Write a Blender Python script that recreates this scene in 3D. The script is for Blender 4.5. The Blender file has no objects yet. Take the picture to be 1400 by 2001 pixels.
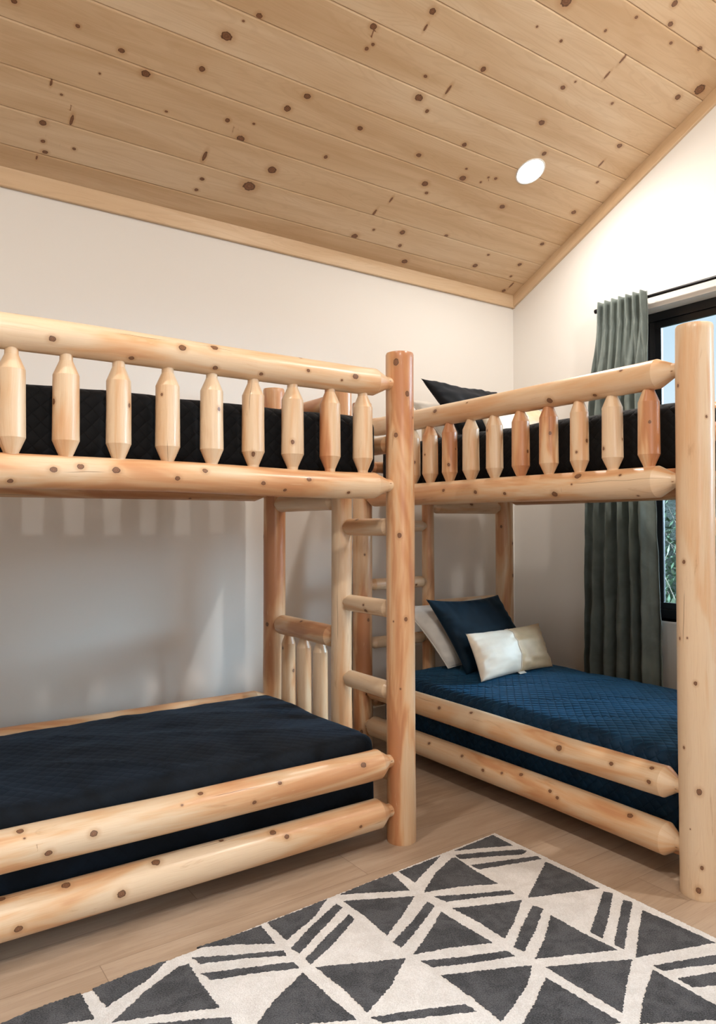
import bpy, math, random
import numpy as np
from mathutils import Vector, Matrix

# ------------------------------------------------------------------ camera
scn = bpy.context.scene
CX = 0.0; CY = 0.0; CZ = 1.25
yaw, pitch, roll = [math.radians(a) for a in (34.82, 0.9385, -0.171)]
fw = Vector((math.sin(yaw)*math.cos(pitch), math.cos(yaw)*math.cos(pitch), math.sin(pitch)))
rt = Vector((math.cos(yaw), -math.sin(yaw), 0)); up = rt.cross(fw)
cr, sr = math.cos(roll), math.sin(roll)
rt2 = cr*rt + sr*up; up2 = -sr*rt + cr*up
cam = bpy.data.cameras.new('camera'); camo = bpy.data.objects.new('camera', cam)
scn.collection.objects.link(camo)
mw = Matrix((rt2, up2, -fw)).transposed().to_4x4(); mw.translation = (CX, CY, CZ)
camo.matrix_world = mw
cam.sensor_fit = 'HORIZONTAL'; cam.sensor_width = 36; cam.lens = 1421.3/1400*36
cam.clip_start = 0.02; cam.clip_end = 300
scn.camera = camo

# ------------------------------------------------------------------ world, exposure
scn.view_settings.view_transform = 'Standard'; scn.view_settings.look = 'None'
scn.view_settings.gamma = 1; scn.view_settings.use_curve_mapping = False
scn.view_settings.exposure = 0.06
w = bpy.data.worlds.new('sky'); scn.world = w; w.use_nodes = True
nt = w.node_tree; nt.nodes.clear()
tc = nt.nodes.new('ShaderNodeTexCoord'); sep = nt.nodes.new('ShaderNodeSeparateXYZ')
nt.links.new(tc.outputs['Generated'], sep.inputs[0])
rp = nt.nodes.new('ShaderNodeValToRGB'); nt.links.new(sep.outputs['Z'], rp.inputs[0])
rp.color_ramp.elements[0].position = 0.0; rp.color_ramp.elements[0].color = (.93, .97, 1.0, 1)
rp.color_ramp.elements[1].position = 0.35; rp.color_ramp.elements[1].color = (.60, .82, 1.0, 1)
# two glow lobes added to the unseen sky, sending light in by the windows
dt = nt.nodes.new('ShaderNodeVectorMath'); dt.operation = 'DOT_PRODUCT'
nt.links.new(tc.outputs['Generated'], dt.inputs[0])
dt.inputs[1].default_value = Vector((.49, -.86, .135)).normalized()
mr = nt.nodes.new('ShaderNodeMapRange'); mr.interpolation_type = 'SMOOTHSTEP'
mr.inputs['From Min'].default_value = .986; mr.inputs['From Max'].default_value = 1.0
mr.inputs['To Min'].default_value = 0; mr.inputs['To Max'].default_value = 1250.0
nt.links.new(dt.outputs['Value'], mr.inputs['Value'])
d2 = nt.nodes.new('ShaderNodeVectorMath'); d2.operation = 'DOT_PRODUCT'
nt.links.new(tc.outputs['Generated'], d2.inputs[0]); d2.inputs[1].default_value = Vector((.76, -.60, .26)).normalized()
m2 = nt.nodes.new('ShaderNodeMapRange'); m2.interpolation_type = 'SMOOTHSTEP'
m2.inputs['From Min'].default_value = .86; m2.inputs['From Max'].default_value = 1.0
m2.inputs['To Min'].default_value = 0; m2.inputs['To Max'].default_value = 42.0
nt.links.new(d2.outputs['Value'], m2.inputs['Value'])
sm = nt.nodes.new('ShaderNodeMath'); sm.operation = 'ADD'
nt.links.new(mr.outputs[0], sm.inputs[0]); nt.links.new(m2.outputs[0], sm.inputs[1])
b1 = nt.nodes.new('ShaderNodeBackground'); b1.inputs[1].default_value = 1.05
nt.links.new(rp.outputs[0], b1.inputs[0])
b2 = nt.nodes.new('ShaderNodeBackground'); b2.inputs[0].default_value = (.62, .82, 1.0, 1)
nt.links.new(sm.outputs[0], b2.inputs[1])
ad = nt.nodes.new('ShaderNodeAddShader'); nt.links.new(b1.outputs[0], ad.inputs[0]); nt.links.new(b2.outputs[0], ad.inputs[1])
wo = nt.nodes.new('ShaderNodeOutputWorld'); nt.links.new(ad.outputs[0], wo.inputs[0])

LAMP_W = 37.0
LAMP_COL = (1.0, .935, .86)
FILL_W = 47.0
def area(name, loc, direction, sx, sy, power, col):
    l = bpy.data.lights.new(name, 'AREA'); l.shape = 'RECTANGLE'; l.size = sx; l.size_y = sy
    l.energy = power; l.color = col
    o = bpy.data.objects.new(name, l); scn.collection.objects.link(o)
    o.location = loc; o.rotation_euler = Vector(direction).to_track_quat('-Z', 'Y').to_euler()
    return o
# added fill light behind the camera, standing in for daylight from there
area('added_fill_behind_camera', (1.0, -1.96, 1.6), (0.15, 1, -.05), 2.6, 1.5, FILL_W, (.93, .96, 1.0))

# ------------------------------------------------------------------ room numbers
YW, XW = 3.60, 3.855            # back wall, window wall
XL, YF = -1.9, -2.0             # the two walls out of the picture
SL, ZC = 0.505, 2.8565          # ceiling slope and its height at the back wall
def zc(y): return ZC + SL*(YW - y)
YR = 1.35                       # ridge
CA = math.cos(math.atan(SL))
KN={
  'Lpost': [(1.885, -0.28, 0.016), (1.761, 0.54, 0.013), (1.598, -0.3, 0.011), (1.67, 1.13, 0.006), (1.205, -0.08, 0.012), (0.878, 0.35, 0.01), (0.608, -0.05, 0.005), (0.869, -0.54, 0.004)],
  'Rpost': [(1.717, -1.39, 0.007), (1.604, 0.2, 0.006), (1.119, -1.01, 0.008), (0.859, -1.35, 0.006), (0.865, -0.85, 0.004), (0.717, -0.46, 0.008), (0.496, -1.16, 0.006), (0.36, -0.37, 0.012), (0.112, -0.29, 0.008), (0.036, -0.47, 0.012), (0.231, -0.85, 0.003)],
  'Ltop': [(1.319, -0.33, 0.012), (0.926, 0.24, 0.014), (1.41, 1.31, 0.006), (1.085, -0.86, 0.01), (0.456, -0.05, 0.008), (0.251, 0.01, 0.014), (0.31, -0.39, 0.006), (0.472, 1.08, 0.007), (0.638, -0.72, 0.009), (0.808, -0.73, 0.011)],
  'Lguard': [(1.428, -0.68, 0.01), (1.315, 0.07, 0.012), (1.239, 0.32, 0.012), (0.941, -0.18, 0.01), (0.847, 0.42, 0.011), (0.636, -0.19, 0.01), (0.547, -0.61, 0.008), (0.452, 0.27, 0.012), (0.276, -0.63, 0.008)],
  'Lside': [(1.396, 1.18, 0.012), (1.201, 0.24, 0.013), (0.853, 1.13, 0.011), (0.673, -0.12, 0.009), (0.569, 0.63, 0.009), (0.215, 0.56, 0.014), (1.327, -0.21, 0.012), (0.924, 0.67, 0.005), (1.388, 0.74, 0.004)],
  'Lbottom': [(1.269, 1.24, 0.015), (1.118, 0.05, 0.015), (1.0, 1.17, 0.016), (1.404, -0.2, 0.013), (0.587, 1.07, 0.014), (0.233, -0.07, 0.008), (1.44, 1.48, 0.013), (0.768, 1.56, 0.01)],
  'Rtop': [(0.678, -0.32, 0.014), (1.38, 0.64, 0.016), (0.894, -0.58, 0.006), (1.593, 0.91, 0.01), (1.716, -0.62, 0.008)],
  'Rguard': [(0.755, -0.16, 0.01), (0.969, 0.13, 0.012), (1.144, 0.37, 0.01), (1.412, 0.57, 0.016), (1.523, -0.71, 0.018), (1.502, -0.09, 0.005), (1.715, -0.55, 0.007), (1.777, 1.0, 0.006)],
  'Rside': [(0.907, -0.97, 0.01), (1.426, -0.41, 0.016), (1.667, -0.44, 0.01), (1.821, -0.96, 0.01), (1.824, -0.04, 0.01)],
  'Rbottom': [(0.62, -0.69, 0.01), (0.854, -0.66, 0.01), (1.0, -0.19, 0.01), (1.109, -0.5, 0.008), (1.205, -0.91, 0.011), (1.413, -0.28, 0.009), (1.729, -0.94, 0.013), (1.932, -0.31, 0.01)],
}
CK= [(1.264, 2.764, 0.0234, 1.2), (0.709, 2.927, 0.01, 1.2), (0.887, 2.956, 0.0125, 1.2), (1.218, 2.914, 0.0165, 1.2), (1.005, 3.008, 0.0195, 1.2), (0.832, 3.068, 0.0064, 1.2), (1.714, 2.865, 0.0166, 1.2), (1.653, 2.944, 0.0203, 1.2), (1.413, 3.08, 0.0142, 1.2), (1.536, 3.057, 0.0072, 1.2), (1.509, 3.14, 0.0207, 1.2), (1.96, 3.095, 0.013, 1.2), (1.139, 3.129, 0.0069, 1.2), (0.48, 2.923, 0.0114, 1.2), (1.357, 2.651, 0.0147, 1.2), (1.305, 2.69, 0.0063, 1.2), (0.665, 3.337, 0.0177, 1.2), (0.662, 3.165, 0.0222, 0.3), (0.773, 3.29, 0.0435, 0.3), (1.381, 3.27, 0.0443, 0.3), (1.729, 3.238, 0.0259, 1.2), (1.658, 3.353, 0.0341, 1.2), (1.415, 3.384, 0.0127, 1.2), (1.411, 3.446, 0.0116, 1.2), (0.813, 3.412, 0.0093, 1.2), (0.682, 3.417, 0.0113, 1.2), (0.7, 3.463, 0.0115, 1.2), (0.672, 3.499, 0.0173, 0.3), (0.625, 3.614, 0.0212, 1.2), (2.391, 3.465, 0.0238, 1.2), (0.71, 3.198, 0.0065, 1.2), (2.241, 2.694, 0.0223, 1.2), (2.325, 2.733, 0.0127, 1.2), (2.046, 2.914, 0.0152, 1.2), (2.648, 2.81, 0.0163, 1.2), (2.439, 2.935, 0.0148, 1.2), (2.587, 3.061, 0.0212, 1.2), (2.635, 3.105, 0.0115, 1.2), (3.17, 3.041, 0.0183, 1.2), (2.783, 2.967, 0.02, 1.2), (2.982, 2.91, 0.0116, 1.2), (2.933, 2.918, 0.0087, 1.2), (2.909, 2.955, 0.0087, 1.2), (2.762, 2.916, 0.0084, 1.2), (2.666, 3.362, 0.0212, 1.2), (2.712, 3.446, 0.0155, 1.2), (2.821, 3.538, 0.0208, 1.2), (2.961, 3.308, 0.0156, 1.2), (2.479, 3.395, 0.0104, 1.2), (2.457, 3.199, 0.03, 0.3), (2.413, 3.298, 0.0391, 0.3), (3.333, 3.442, 0.0201, 1.2), (3.36, 3.348, 0.0099, 1.2), (3.655, 3.352, 0.0171, 1.2), (3.674, 3.448, 0.0122, 1.2), (3.742, 3.508, 0.0426, 0.3), (3.724, 3.563, 0.0179, 1.2), (3.679, 3.178, 0.0167, 1.2), (3.691, 2.933, 0.0192, 1.2), (3.657, 2.731, 0.0123, 1.2), (3.566, 2.637, 0.0358, 0.3), (3.578, 2.521, 0.0175, 1.2), (3.151, 2.703, 0.0171, 1.2), (2.986, 2.577, 0.019, 1.2), (2.36, 2.613, 0.0409, 0.3), (2.947, 2.403, 0.0143, 1.2), (2.989, 2.359, 0.0078, 1.2), (3.3, 2.367, 0.0109, 1.2), (3.145, 2.191, 0.0383, 0.3), (3.133, 2.276, 0.0351, 0.3), (3.749, 2.139, 0.0388, 1.2), (3.522, 2.007, 0.0156, 1.2), (3.241, 1.993, 0.0149, 1.2), (3.171, 1.928, 0.0193, 1.2), (2.931, 2.136, 0.0098, 1.2), (3.033, 2.039, 0.0097, 1.2), (2.627, 2.12, 0.0323, 1.2), (3.333, 2.048, 0.0102, 1.2), (2.067, 2.437, 0.0272, 0.3), (2.055, 2.375, 0.0178, 1.2), (1.839, 2.516, 0.0177, 1.2), (1.863, 2.6, 0.0114, 1.2), (1.88, 2.576, 0.0091, 1.2), (2.463, 2.48, 0.0171, 1.2), (2.577, 2.247, 0.0071, 1.2), (2.747, 2.249, 0.0097, 1.2), (3.659, 2.212, 0.0194, 1.2), (2.206, 2.603, 0.0097, 1.2)]
RUG= [[(2.088, 2.075), (2.083, 1.964), (1.969, 2.02), (1.868, 2.06)], [(1.849, 2.032), (1.968, 1.979), (2.086, 1.922), (2.09, 1.9), (2.054, 1.893), (1.95, 1.948), (1.842, 1.997)], [(1.839, 1.94), (1.954, 1.9), (2.089, 1.85), (2.087, 1.826), (2.058, 1.834), (1.947, 1.868), (1.843, 1.899)], [(1.598, 2.05), (1.8, 2.059), (1.713, 2.016), (1.595, 1.958)], [(1.819, 2.02), (1.835, 2.016), (1.824, 1.891), (1.822, 1.787), (1.704, 1.848), (1.578, 1.889), (1.689, 1.963)], [(1.571, 2.053), (1.546, 1.926), (1.439, 1.985), (1.34, 2.038), (1.452, 2.048)], [(2.081, 1.801), (2.085, 1.684), (2.079, 1.567), (1.952, 1.619), (1.834, 1.664), (1.954, 1.731)], [(1.587, 1.848), (1.704, 1.786), (1.822, 1.732), (1.817, 1.707), (1.71, 1.756), (1.598, 1.8)], [(2.072, 1.547), (2.087, 1.521), (1.954, 1.44), (1.837, 1.376), (1.835, 1.419), (1.95, 1.48)], [(2.079, 1.476), (2.089, 1.449), (1.952, 1.371), (1.841, 1.305), (1.838, 1.338), (1.954, 1.404)], [(2.074, 1.402), (2.083, 1.287), (2.087, 1.173), (1.959, 1.219), (1.834, 1.261), (1.955, 1.335)], [(1.812, 1.549), (1.812, 1.427), (1.823, 1.315), (1.705, 1.37), (1.595, 1.422), (1.697, 1.475)], [(1.809, 1.621), (1.822, 1.589), (1.698, 1.515), (1.598, 1.465), (1.588, 1.495), (1.687, 1.557)], [(1.805, 1.665), (1.69, 1.59), (1.599, 1.543), (1.599, 1.654), (1.587, 1.758), (1.689, 1.711)], [(1.326, 1.996), (1.429, 1.943), (1.534, 1.886), (1.423, 1.814), (1.323, 1.756), (1.331, 1.878)], [(1.547, 1.836), (1.551, 1.803), (1.432, 1.737), (1.319, 1.681), (1.317, 1.718), (1.439, 1.776)], [(1.543, 1.763), (1.547, 1.656), (1.554, 1.547), (1.442, 1.598), (1.328, 1.636), (1.459, 1.709)], [(1.324, 1.598), (1.434, 1.546), (1.556, 1.495), (1.558, 1.463), (1.439, 1.51), (1.331, 1.559)], [(1.327, 1.517), (1.443, 1.464), (1.562, 1.406), (1.496, 1.358), (1.415, 1.325), (1.327, 1.293), (1.331, 1.397)], [(1.59, 1.379), (1.701, 1.323), (1.817, 1.262), (1.711, 1.207), (1.598, 1.141), (1.595, 1.249)], [(1.839, 1.211), (1.936, 1.174), (2.055, 1.129), (2.016, 1.101), (1.92, 1.15), (1.841, 1.181)], [(1.841, 1.14), (1.952, 1.095), (1.946, 1.042), (1.84, 1.095)], [(1.821, 1.201), (1.819, 1.09), (1.822, 0.957), (1.713, 1.027), (1.599, 1.091), (1.702, 1.149)], [(1.554, 1.347), (1.559, 1.237), (1.566, 1.12), (1.448, 1.18), (1.324, 1.24), (1.446, 1.292)], [(1.066, 1.746), (1.173, 1.693), (1.296, 1.634), (1.189, 1.561), (1.075, 1.511), (1.077, 1.626)], [(1.07, 1.491), (1.188, 1.442), (1.299, 1.392), (1.303, 1.356), (1.194, 1.409), (1.084, 1.459)], [(1.061, 2.025), (1.169, 2.029), (1.291, 2.04), (1.2, 1.971), (1.064, 1.908)], [(0.833, 2.026), (0.936, 2.021), (1.038, 2.021), (1.029, 1.913), (0.918, 1.982)], [(0.801, 1.987), (0.914, 1.923), (1.033, 1.867), (1.027, 1.841), (0.925, 1.897), (0.81, 1.946)], [(0.793, 1.903), (0.911, 1.852), (1.029, 1.801), (1.025, 1.769), (0.918, 1.819), (0.807, 1.858)], [(1.298, 1.996), (1.3, 1.966), (1.181, 1.896), (1.061, 1.827), (1.055, 1.865), (1.167, 1.932)], [(1.295, 1.918), (1.295, 1.886), (1.176, 1.817), (1.061, 1.764), (1.061, 1.794), (1.176, 1.858)], [(1.024, 1.744), (1.029, 1.621), (1.038, 1.505), (0.929, 1.563), (0.823, 1.63), (0.912, 1.691)], [(0.756, 1.968), (0.783, 1.963), (0.777, 1.863), (0.777, 1.743), (0.657, 1.798), (0.537, 1.844), (0.636, 1.91)], [(0.531, 2.007), (0.628, 2.015), (0.74, 2.015), (0.667, 1.961), (0.541, 1.911)], [(0.308, 1.997), (0.398, 2.009), (0.502, 2.007), (0.504, 1.882), (0.411, 1.922), (0.337, 1.963)], [(0.602, 1.788), (0.696, 1.742), (0.784, 1.694), (0.779, 1.666), (0.694, 1.704), (0.636, 1.739)]]
# ------------------------------------------------------------------ helpers
COL = scn.collection
rng = np.random.default_rng(5)
def tagp(o, label=None, cat=None, group=None, kind=None):
    if label: o['label'] = label
    if cat: o['category'] = cat
    if group: o['group'] = group
    if kind: o['kind'] = kind
    return o
def empty(name, loc, label=None, cat=None, group=None):
    o = bpy.data.objects.new(name, None); o.empty_display_size = .1
    COL.objects.link(o); o.location = loc
    return tagp(o, label, cat, group)
def mesh(name, V, F, mats, parent=None, uv=None, attrs=None, midx=None, smooth=True, sharp=None, off=None):
    """one mesh object; V in world space; uv: per-loop array"""
    V = np.asarray(V, float)
    base = np.zeros(3)
    if parent is not None:
        p = parent; base = np.zeros(3)
        while p is not None: base += np.array(p.location); p = p.parent
        o_loc = (0, 0, 0)
    else:
        base = np.array([(V[:, 0].min()+V[:, 0].max())/2, (V[:, 1].min()+V[:, 1].max())/2, V[:, 2].min()]) if off is None else np.array(off, float)
        o_loc = tuple(base)
    me = bpy.data.meshes.new(name)
    me.from_pydata((V-base).tolist(), [], F)
    for m in (mats if isinstance(mats, (list, tuple)) else [mats]): me.materials.append(m)
    if smooth: me.polygons.foreach_set('use_smooth', [True]*len(me.polygons))
    if midx is not None: me.polygons.foreach_set('material_index', midx)
    if uv is not None:
        l = me.uv_layers.new(name='UVMap'); l.data.foreach_set('uv', np.asarray(uv, np.float32).ravel())
    if attrs:
        for k, a in attrs.items():
            at = me.attributes.new(k, 'FLOAT_VECTOR', 'POINT'); at.data.foreach_set('vector', np.asarray(a, np.float32).ravel())
    me.update()
    if sharp is not None:
        at = me.attributes.get('sharp_edge') or me.attributes.new('sharp_edge', 'BOOLEAN', 'EDGE')
        ev = np.zeros(len(me.edges)*2, int); me.edges.foreach_get('vertices', ev); ev = ev.reshape(-1, 2)
        s = np.isin(ev[:, 0], sharp) & np.isin(ev[:, 1], sharp)
        at.data.foreach_set('value', s)
    o = bpy.data.objects.new(name, me); COL.objects.link(o)
    if parent is not None: o.parent = parent
    o.location = o_loc
    return o
def boxes(name, bl, mats, parent=None, midx=None):
    V = []; F = []
    for (x0, y0, z0, x1, y1, z1) in bl:
        n = len(V)
        V += [(x0,y0,z0),(x1,y0,z0),(x1,y1,z0),(x0,y1,z0),(x0,y0,z1),(x1,y0,z1),(x1,y1,z1),(x0,y1,z1)]
        F += [[n+i for i in f] for f in ((3,2,1,0),(4,5,6,7),(0,1,5,4),(1,2,6,5),(2,3,7,6),(3,0,4,7))]
    uv = []
    for f in F:
        P = np.array([V[i] for i in f]); nrm = np.abs(np.cross(P[1]-P[0], P[2]-P[0])); a = int(np.argmax(nrm))
        ext = np.ptp(np.array(V), axis=0); rest = [i for i in range(3) if i != a]
        if ext[rest[0]] > ext[rest[1]]: rest = rest[::-1]
        uv += [(p[rest[0]], p[rest[1]]) for p in P]
    return mesh(name, V, F, mats, parent, uv=uv, midx=midx, smooth=False)
def bevel(o, wd=.003, seg=2):
    m = o.modifiers.new('bevel', 'BEVEL'); m.width = wd; m.segments = seg; m.limit_method = 'ANGLE'; return o
# smooth value noise
_tab = rng.random(4096)
def noise1(x, seed=0):
    x = np.asarray(x, float)+seed*17.37+1000; i = np.floor(x).astype(int); f = x-i; f = f*f*(3-2*f)
    return _tab[i % 4096]*(1-f)+_tab[(i+1) % 4096]*f
def noise2(x, y, seed=0):
    x = np.asarray(x, float)+500+seed*3.1; y = np.asarray(y, float)+500+seed*7.7
    i = np.floor(x).astype(int); j = np.floor(y).astype(int); fx = x-i; fy = y-j; fx = fx*fx*(3-2*fx); fy = fy*fy*(3-2*fy)
    h = lambda a, b: _tab[(a*73+b*1031+(a*b) % 97) % 4096]
    return (h(i, j)*(1-fx)+h(i+1, j)*fx)*(1-fy)+(h(i, j+1)*(1-fx)+h(i+1, j+1)*fx)*fy

# ------------------------------------------------------------------ materials
class NT:
    def __init__(s, name):
        s.m = bpy.data.materials.new(name); s.m.use_nodes = True; s.t = s.m.node_tree; s.t.nodes.clear()
        s.out = s.n('ShaderNodeOutputMaterial')
    def n(s, ty, **kw):
        x = s.t.nodes.new(ty)
        for k, v in kw.items(): setattr(x, k, v)
        return x
    def set(s, sock, v):
        if isinstance(v, bpy.types.NodeSocket): s.t.links.new(v, sock)
        else: sock.default_value = v
    def math(s, op, a, b=0.0, c=None, clamp=False):
        x = s.n('ShaderNodeMath', operation=op, use_clamp=clamp); s.set(x.inputs[0], a); s.set(x.inputs[1], b)
        if c is not None: s.set(x.inputs[2], c)
        return x.outputs[0]
    def vmath(s, op, a, b=(0,0,0)):
        x = s.n('ShaderNodeVectorMath', operation=op); s.set(x.inputs[0], a); s.set(x.inputs[1], b); return x.outputs[0]
    def vec(s, x, y, z=0.0):
        c = s.n('ShaderNodeCombineXYZ'); s.set(c.inputs[0], x); s.set(c.inputs[1], y); s.set(c.inputs[2], z); return c.outputs[0]
    def sep(s, v):
        c = s.n('ShaderNodeSeparateXYZ'); s.set(c.inputs[0], v); return c.outputs
    def noise(s, v, scale=1, detail=3, rough=.5, dist=0):
        x = s.n('ShaderNodeTexNoise'); s.set(x.inputs['Vector'], v); x.inputs['Scale'].default_value = scale
        x.inputs['Detail'].default_value = detail; x.inputs['Roughness'].default_value = rough; x.inputs['Distortion'].default_value = dist
        return x.outputs[0]
    def ramp(s, f, els):
        x = s.n('ShaderNodeValToRGB'); s.set(x.inputs[0], f); e = x.color_ramp.elements
        while len(e) < len(els): e.new(.5)
        for a, (p, c) in zip(e, els): a.position = p; a.color = (*c, 1) if len(c) == 3 else c
        return x.outputs[0]
    def mapr(s, v, a, b, c=0., d=1., smooth=True):
        x = s.n('ShaderNodeMapRange'); x.interpolation_type = 'SMOOTHSTEP' if smooth else 'LINEAR'
        for k, q in zip(('Value','From Min','From Max','To Min','To Max'), (v, a, b, c, d)): s.set(x.inputs[k], q)
        return x.outputs[0]
    def mix(s, f, a, b, mode='MIX'):
        x = s.n('ShaderNodeMix', data_type='RGBA', blend_type=mode); s.set(x.inputs[0], f)
        s.set(x.inputs[6], (*a, 1) if isinstance(a, tuple) else a); s.set(x.inputs[7], (*b, 1) if isinstance(b, tuple) else b)
        return x.outputs[2]
    def attr(s, name, ty='GEOMETRY'):
        x = s.n('ShaderNodeAttribute'); x.attribute_name = name; x.attribute_type = ty; return x.outputs
    def bump(s, h, strength=.3, dist=.002):
        x = s.n('ShaderNodeBump'); s.set(x.inputs['Height'], h); x.inputs['Strength'].default_value = strength
        x.inputs['Distance'].default_value = dist; return x.outputs[0]
    def pbsdf(s, color, rough=.5, normal=None, **kw):
        p = s.n('ShaderNodeBsdfPrincipled'); s.set(p.inputs['Base Color'], (*color, 1) if isinstance(color, tuple) else color)
        s.set(p.inputs['Roughness'], rough)
        if normal is not None: s.set(p.inputs['Normal'], normal)
        for k, v in kw.items(): s.set(p.inputs[k], v)
        s.t.links.new(p.outputs[0], s.out.inputs[0]); return p

def knot_layers(q, u, v, col, hgt, size_noise, dark=1.0):
    """the two knot attribute sets: (du/size, dv/size, weight)"""
    for k in ('ka', 'kb'):
        a = q.attr(k); x, y, wgt = q.sep(a['Vector'])
        r = q.math('SQRT', q.math('ADD', q.math('MULTIPLY', x, x), q.math('MULTIPLY', y, y)))
        r = q.math('ADD', r, q.math('MULTIPLY', q.math('SUBTRACT', size_noise, .5), .55))
        core = q.ramp(q.math('MULTIPLY', r, .5), [(0, (.25, .11, .05)), (.18, (.13, .05, .022)), (.30, (.22, .09, .04)), (.42, (.05, .018, .008)), (.50, (.20, .085, .035))])
        wcl = q.math('MULTIPLY', wgt, 1.0, clamp=True)
        halo = q.math('MULTIPLY', q.mapr(r, 2.6, 1.0), wcl)
        col = q.mix(q.math('MULTIPLY', halo, .45), col, (.42, .21, .09))
        m = q.math('MULTIPLY', q.mapr(r, 1.08, .92), wcl)
        col = q.mix(q.math('MULTIPLY', m, .93*dark), col, core)
    return col
def wood_logs():
    q = NT('peeled_log_wood')
    uvn = q.n('ShaderNodeUVMap'); u, v, _ = q.sep(uvn.outputs[0])
    tone = q.attr('tone', 'OBJECT')['Fac']; seed = q.attr('seed', 'OBJECT')['Fac']
    so = q.math('MULTIPLY', seed, 3.17)
    low = q.noise(q.vec(q.math('MULTIPLY', u, 9), q.math('MULTIPLY', v, 1.3), so), 1, 3, .55, .8)
    band = q.noise(q.vec(q.math('MULTIPLY', u, 34), q.math('MULTIPLY', v, 2.0), so), 1, 3, .6, .6)
    f = q.math('ADD', q.math('ADD', q.mapr(low, .36, .64, -.42, .42), tone), q.mapr(band, .3, .7, -.10, .10))
    col = q.ramp(f, [(0, (.73, .55, .37)), (.30, (.69, .475, .29)), (.55, (.67, .40, .215)), (.78, (.58, .29, .135)), (1, (.48, .205, .09))])
    wob = q.math('MULTIPLY', q.noise(q.vec(q.math('MULTIPLY', u, 12), q.math('MULTIPLY', v, 5), so), 1, 2), .03)
    fine = q.noise(q.vec(q.math('MULTIPLY', q.math('ADD', u, wob), 330), q.math('MULTIPLY', v, 7), so), 1, 3, .6)
    col = q.mix(q.mapr(fine, .45, .78, 0, .22), col, (.44, .21, .085))
    # darker streaky stain, rare
    st = q.noise(q.vec(q.math('MULTIPLY', u, 26), q.math('MULTIPLY', v, 4.2), q.math('ADD', so, 9.0)), 1, 4, .62, .9)
    col = q.mix(q.mapr(st, .62, .76, 0, .45), col, (.34, .16, .07))
    fl = q.noise(q.vec(q.math('MULTIPLY', u, 75), q.math('MULTIPLY', v, 9), q.math('ADD', so, 60.0)), 1, 3, .6, .4)
    col = q.mix(q.mapr(fl, .64, .74, 0, .35), col, (.76, .56, .36))
    # drying cracks
    cn = q.math('MULTIPLY', q.math('SUBTRACT', q.noise(q.vec(0.0, q.math('MULTIPLY', v, 2.2), q.math('ADD', so, 21.0)), 1, 3, .5), .5), .045)
    cp = q.math('DIVIDE', q.math('ADD', q.math('ADD', u, cn), q.math('MULTIPLY', seed, .037)), .085)
    cw = q.math('MULTIPLY', q.math('ABSOLUTE', q.math('SUBTRACT', q.math('FRACT', cp), .5)), .085)
    cmk = q.mapr(q.noise(q.vec(q.math('MULTIPLY', q.math('FLOOR', cp), 7.3), q.math('MULTIPLY', v, 2.2), q.math('ADD', so, 40.0)), 1, 1), .60, .66)
    crack = q.math('MULTIPLY', q.mapr(cw, q.math('MULTIPLY', cmk, .0016), 0.0), cmk)
    col = q.mix(q.math('MULTIPLY', crack, .8), col, (.12, .05, .02))
    kn = q.noise(q.vec(q.math('MULTIPLY', u, 130), q.math('MULTIPLY', v, 100), so), 1, 2)
    col = knot_layers(q, u, v, col, None, kn)
    h = q.math('SUBTRACT', q.math('ADD', q.math('MULTIPLY', fine, .25), band), q.math('MULTIPLY', crack, 1.5))
    q.pbsdf(col, q.mapr(band, .3, .7, .30, .44), q.bump(h, .22, .0025), **{'Specular IOR Level': .5, 'Coat Weight': .18, 'Coat Roughness': .22})
    return q.m
def wood_boards(name='knotty_pine_boards', tint=1.0):
    q = NT(name)
    uvn = q.n('ShaderNodeUVMap'); u, v, _ = q.sep(uvn.outputs[0])
    so = q.math('MULTIPLY', q.math('FLOOR', q.math('DIVIDE', u, 1.0)), 5.3)     # every board lies in its own unit of u
    low = q.noise(q.vec(q.math('MULTIPLY', u, 9), q.math('MULTIPLY', v, .9), so), 1, 3, .55, .7)
    brd = q.noise(q.vec(so, 0.3, 0.7), 3.1, 0)
    f = q.math('ADD', q.mapr(low, .3, .7, .1, .8), q.mapr(brd, .3, .7, -.2, .2))
    col = q.ramp(f, [(0, (.70, .53, .35)), (.5, (.635, .45, .275)), (1, (.55, .365, .205))])
    # flat-sawn figure: rings stretched far along the board
    wn = q.noise(q.vec(q.math('MULTIPLY', u, 10), q.math('MULTIPLY', v, .8), so), 1, 2, .4, .5)
    ring = q.math('SINE', q.math('MULTIPLY', wn, 120))
    col = q.mix(q.mapr(ring, .2, 1., 0, .13), col, (.42, .25, .13))
    fine = q.noise(q.vec(q.math('MULTIPLY', u, 420), q.math('MULTIPLY', v, 6), so), 1, 3, .6)
    col = q.mix(q.mapr(fine, .5, .8, 0, .16), col, (.40, .20, .09))
    kn = q.noise(q.vec(q.math('MULTIPLY', u, 110), q.math('MULTIPLY', v, 90), so), 1, 2)
    col = knot_layers(q, u, v, col, None, kn)
    q.pbsdf(col, .42, q.bump(fine, .08, .001), **{'Specular IOR Level': .45})
    return q.m
def paint(name, c, rough=.6):
    q = NT(name); tcn = q.n('ShaderNodeTexCoord')
    n = q.noise(tcn.outputs['Object'], 260, 2); n2 = q.noise(tcn.outputs['Object'], 1.2, 2)
    col = q.mix(q.mapr(n2, .3, .7, 0, .05), c, (c[0]*.86, c[1]*.86, c[2]*.86))
    q.pbsdf(col, rough, q.bump(n, .06, .0008)); return q.m
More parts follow.
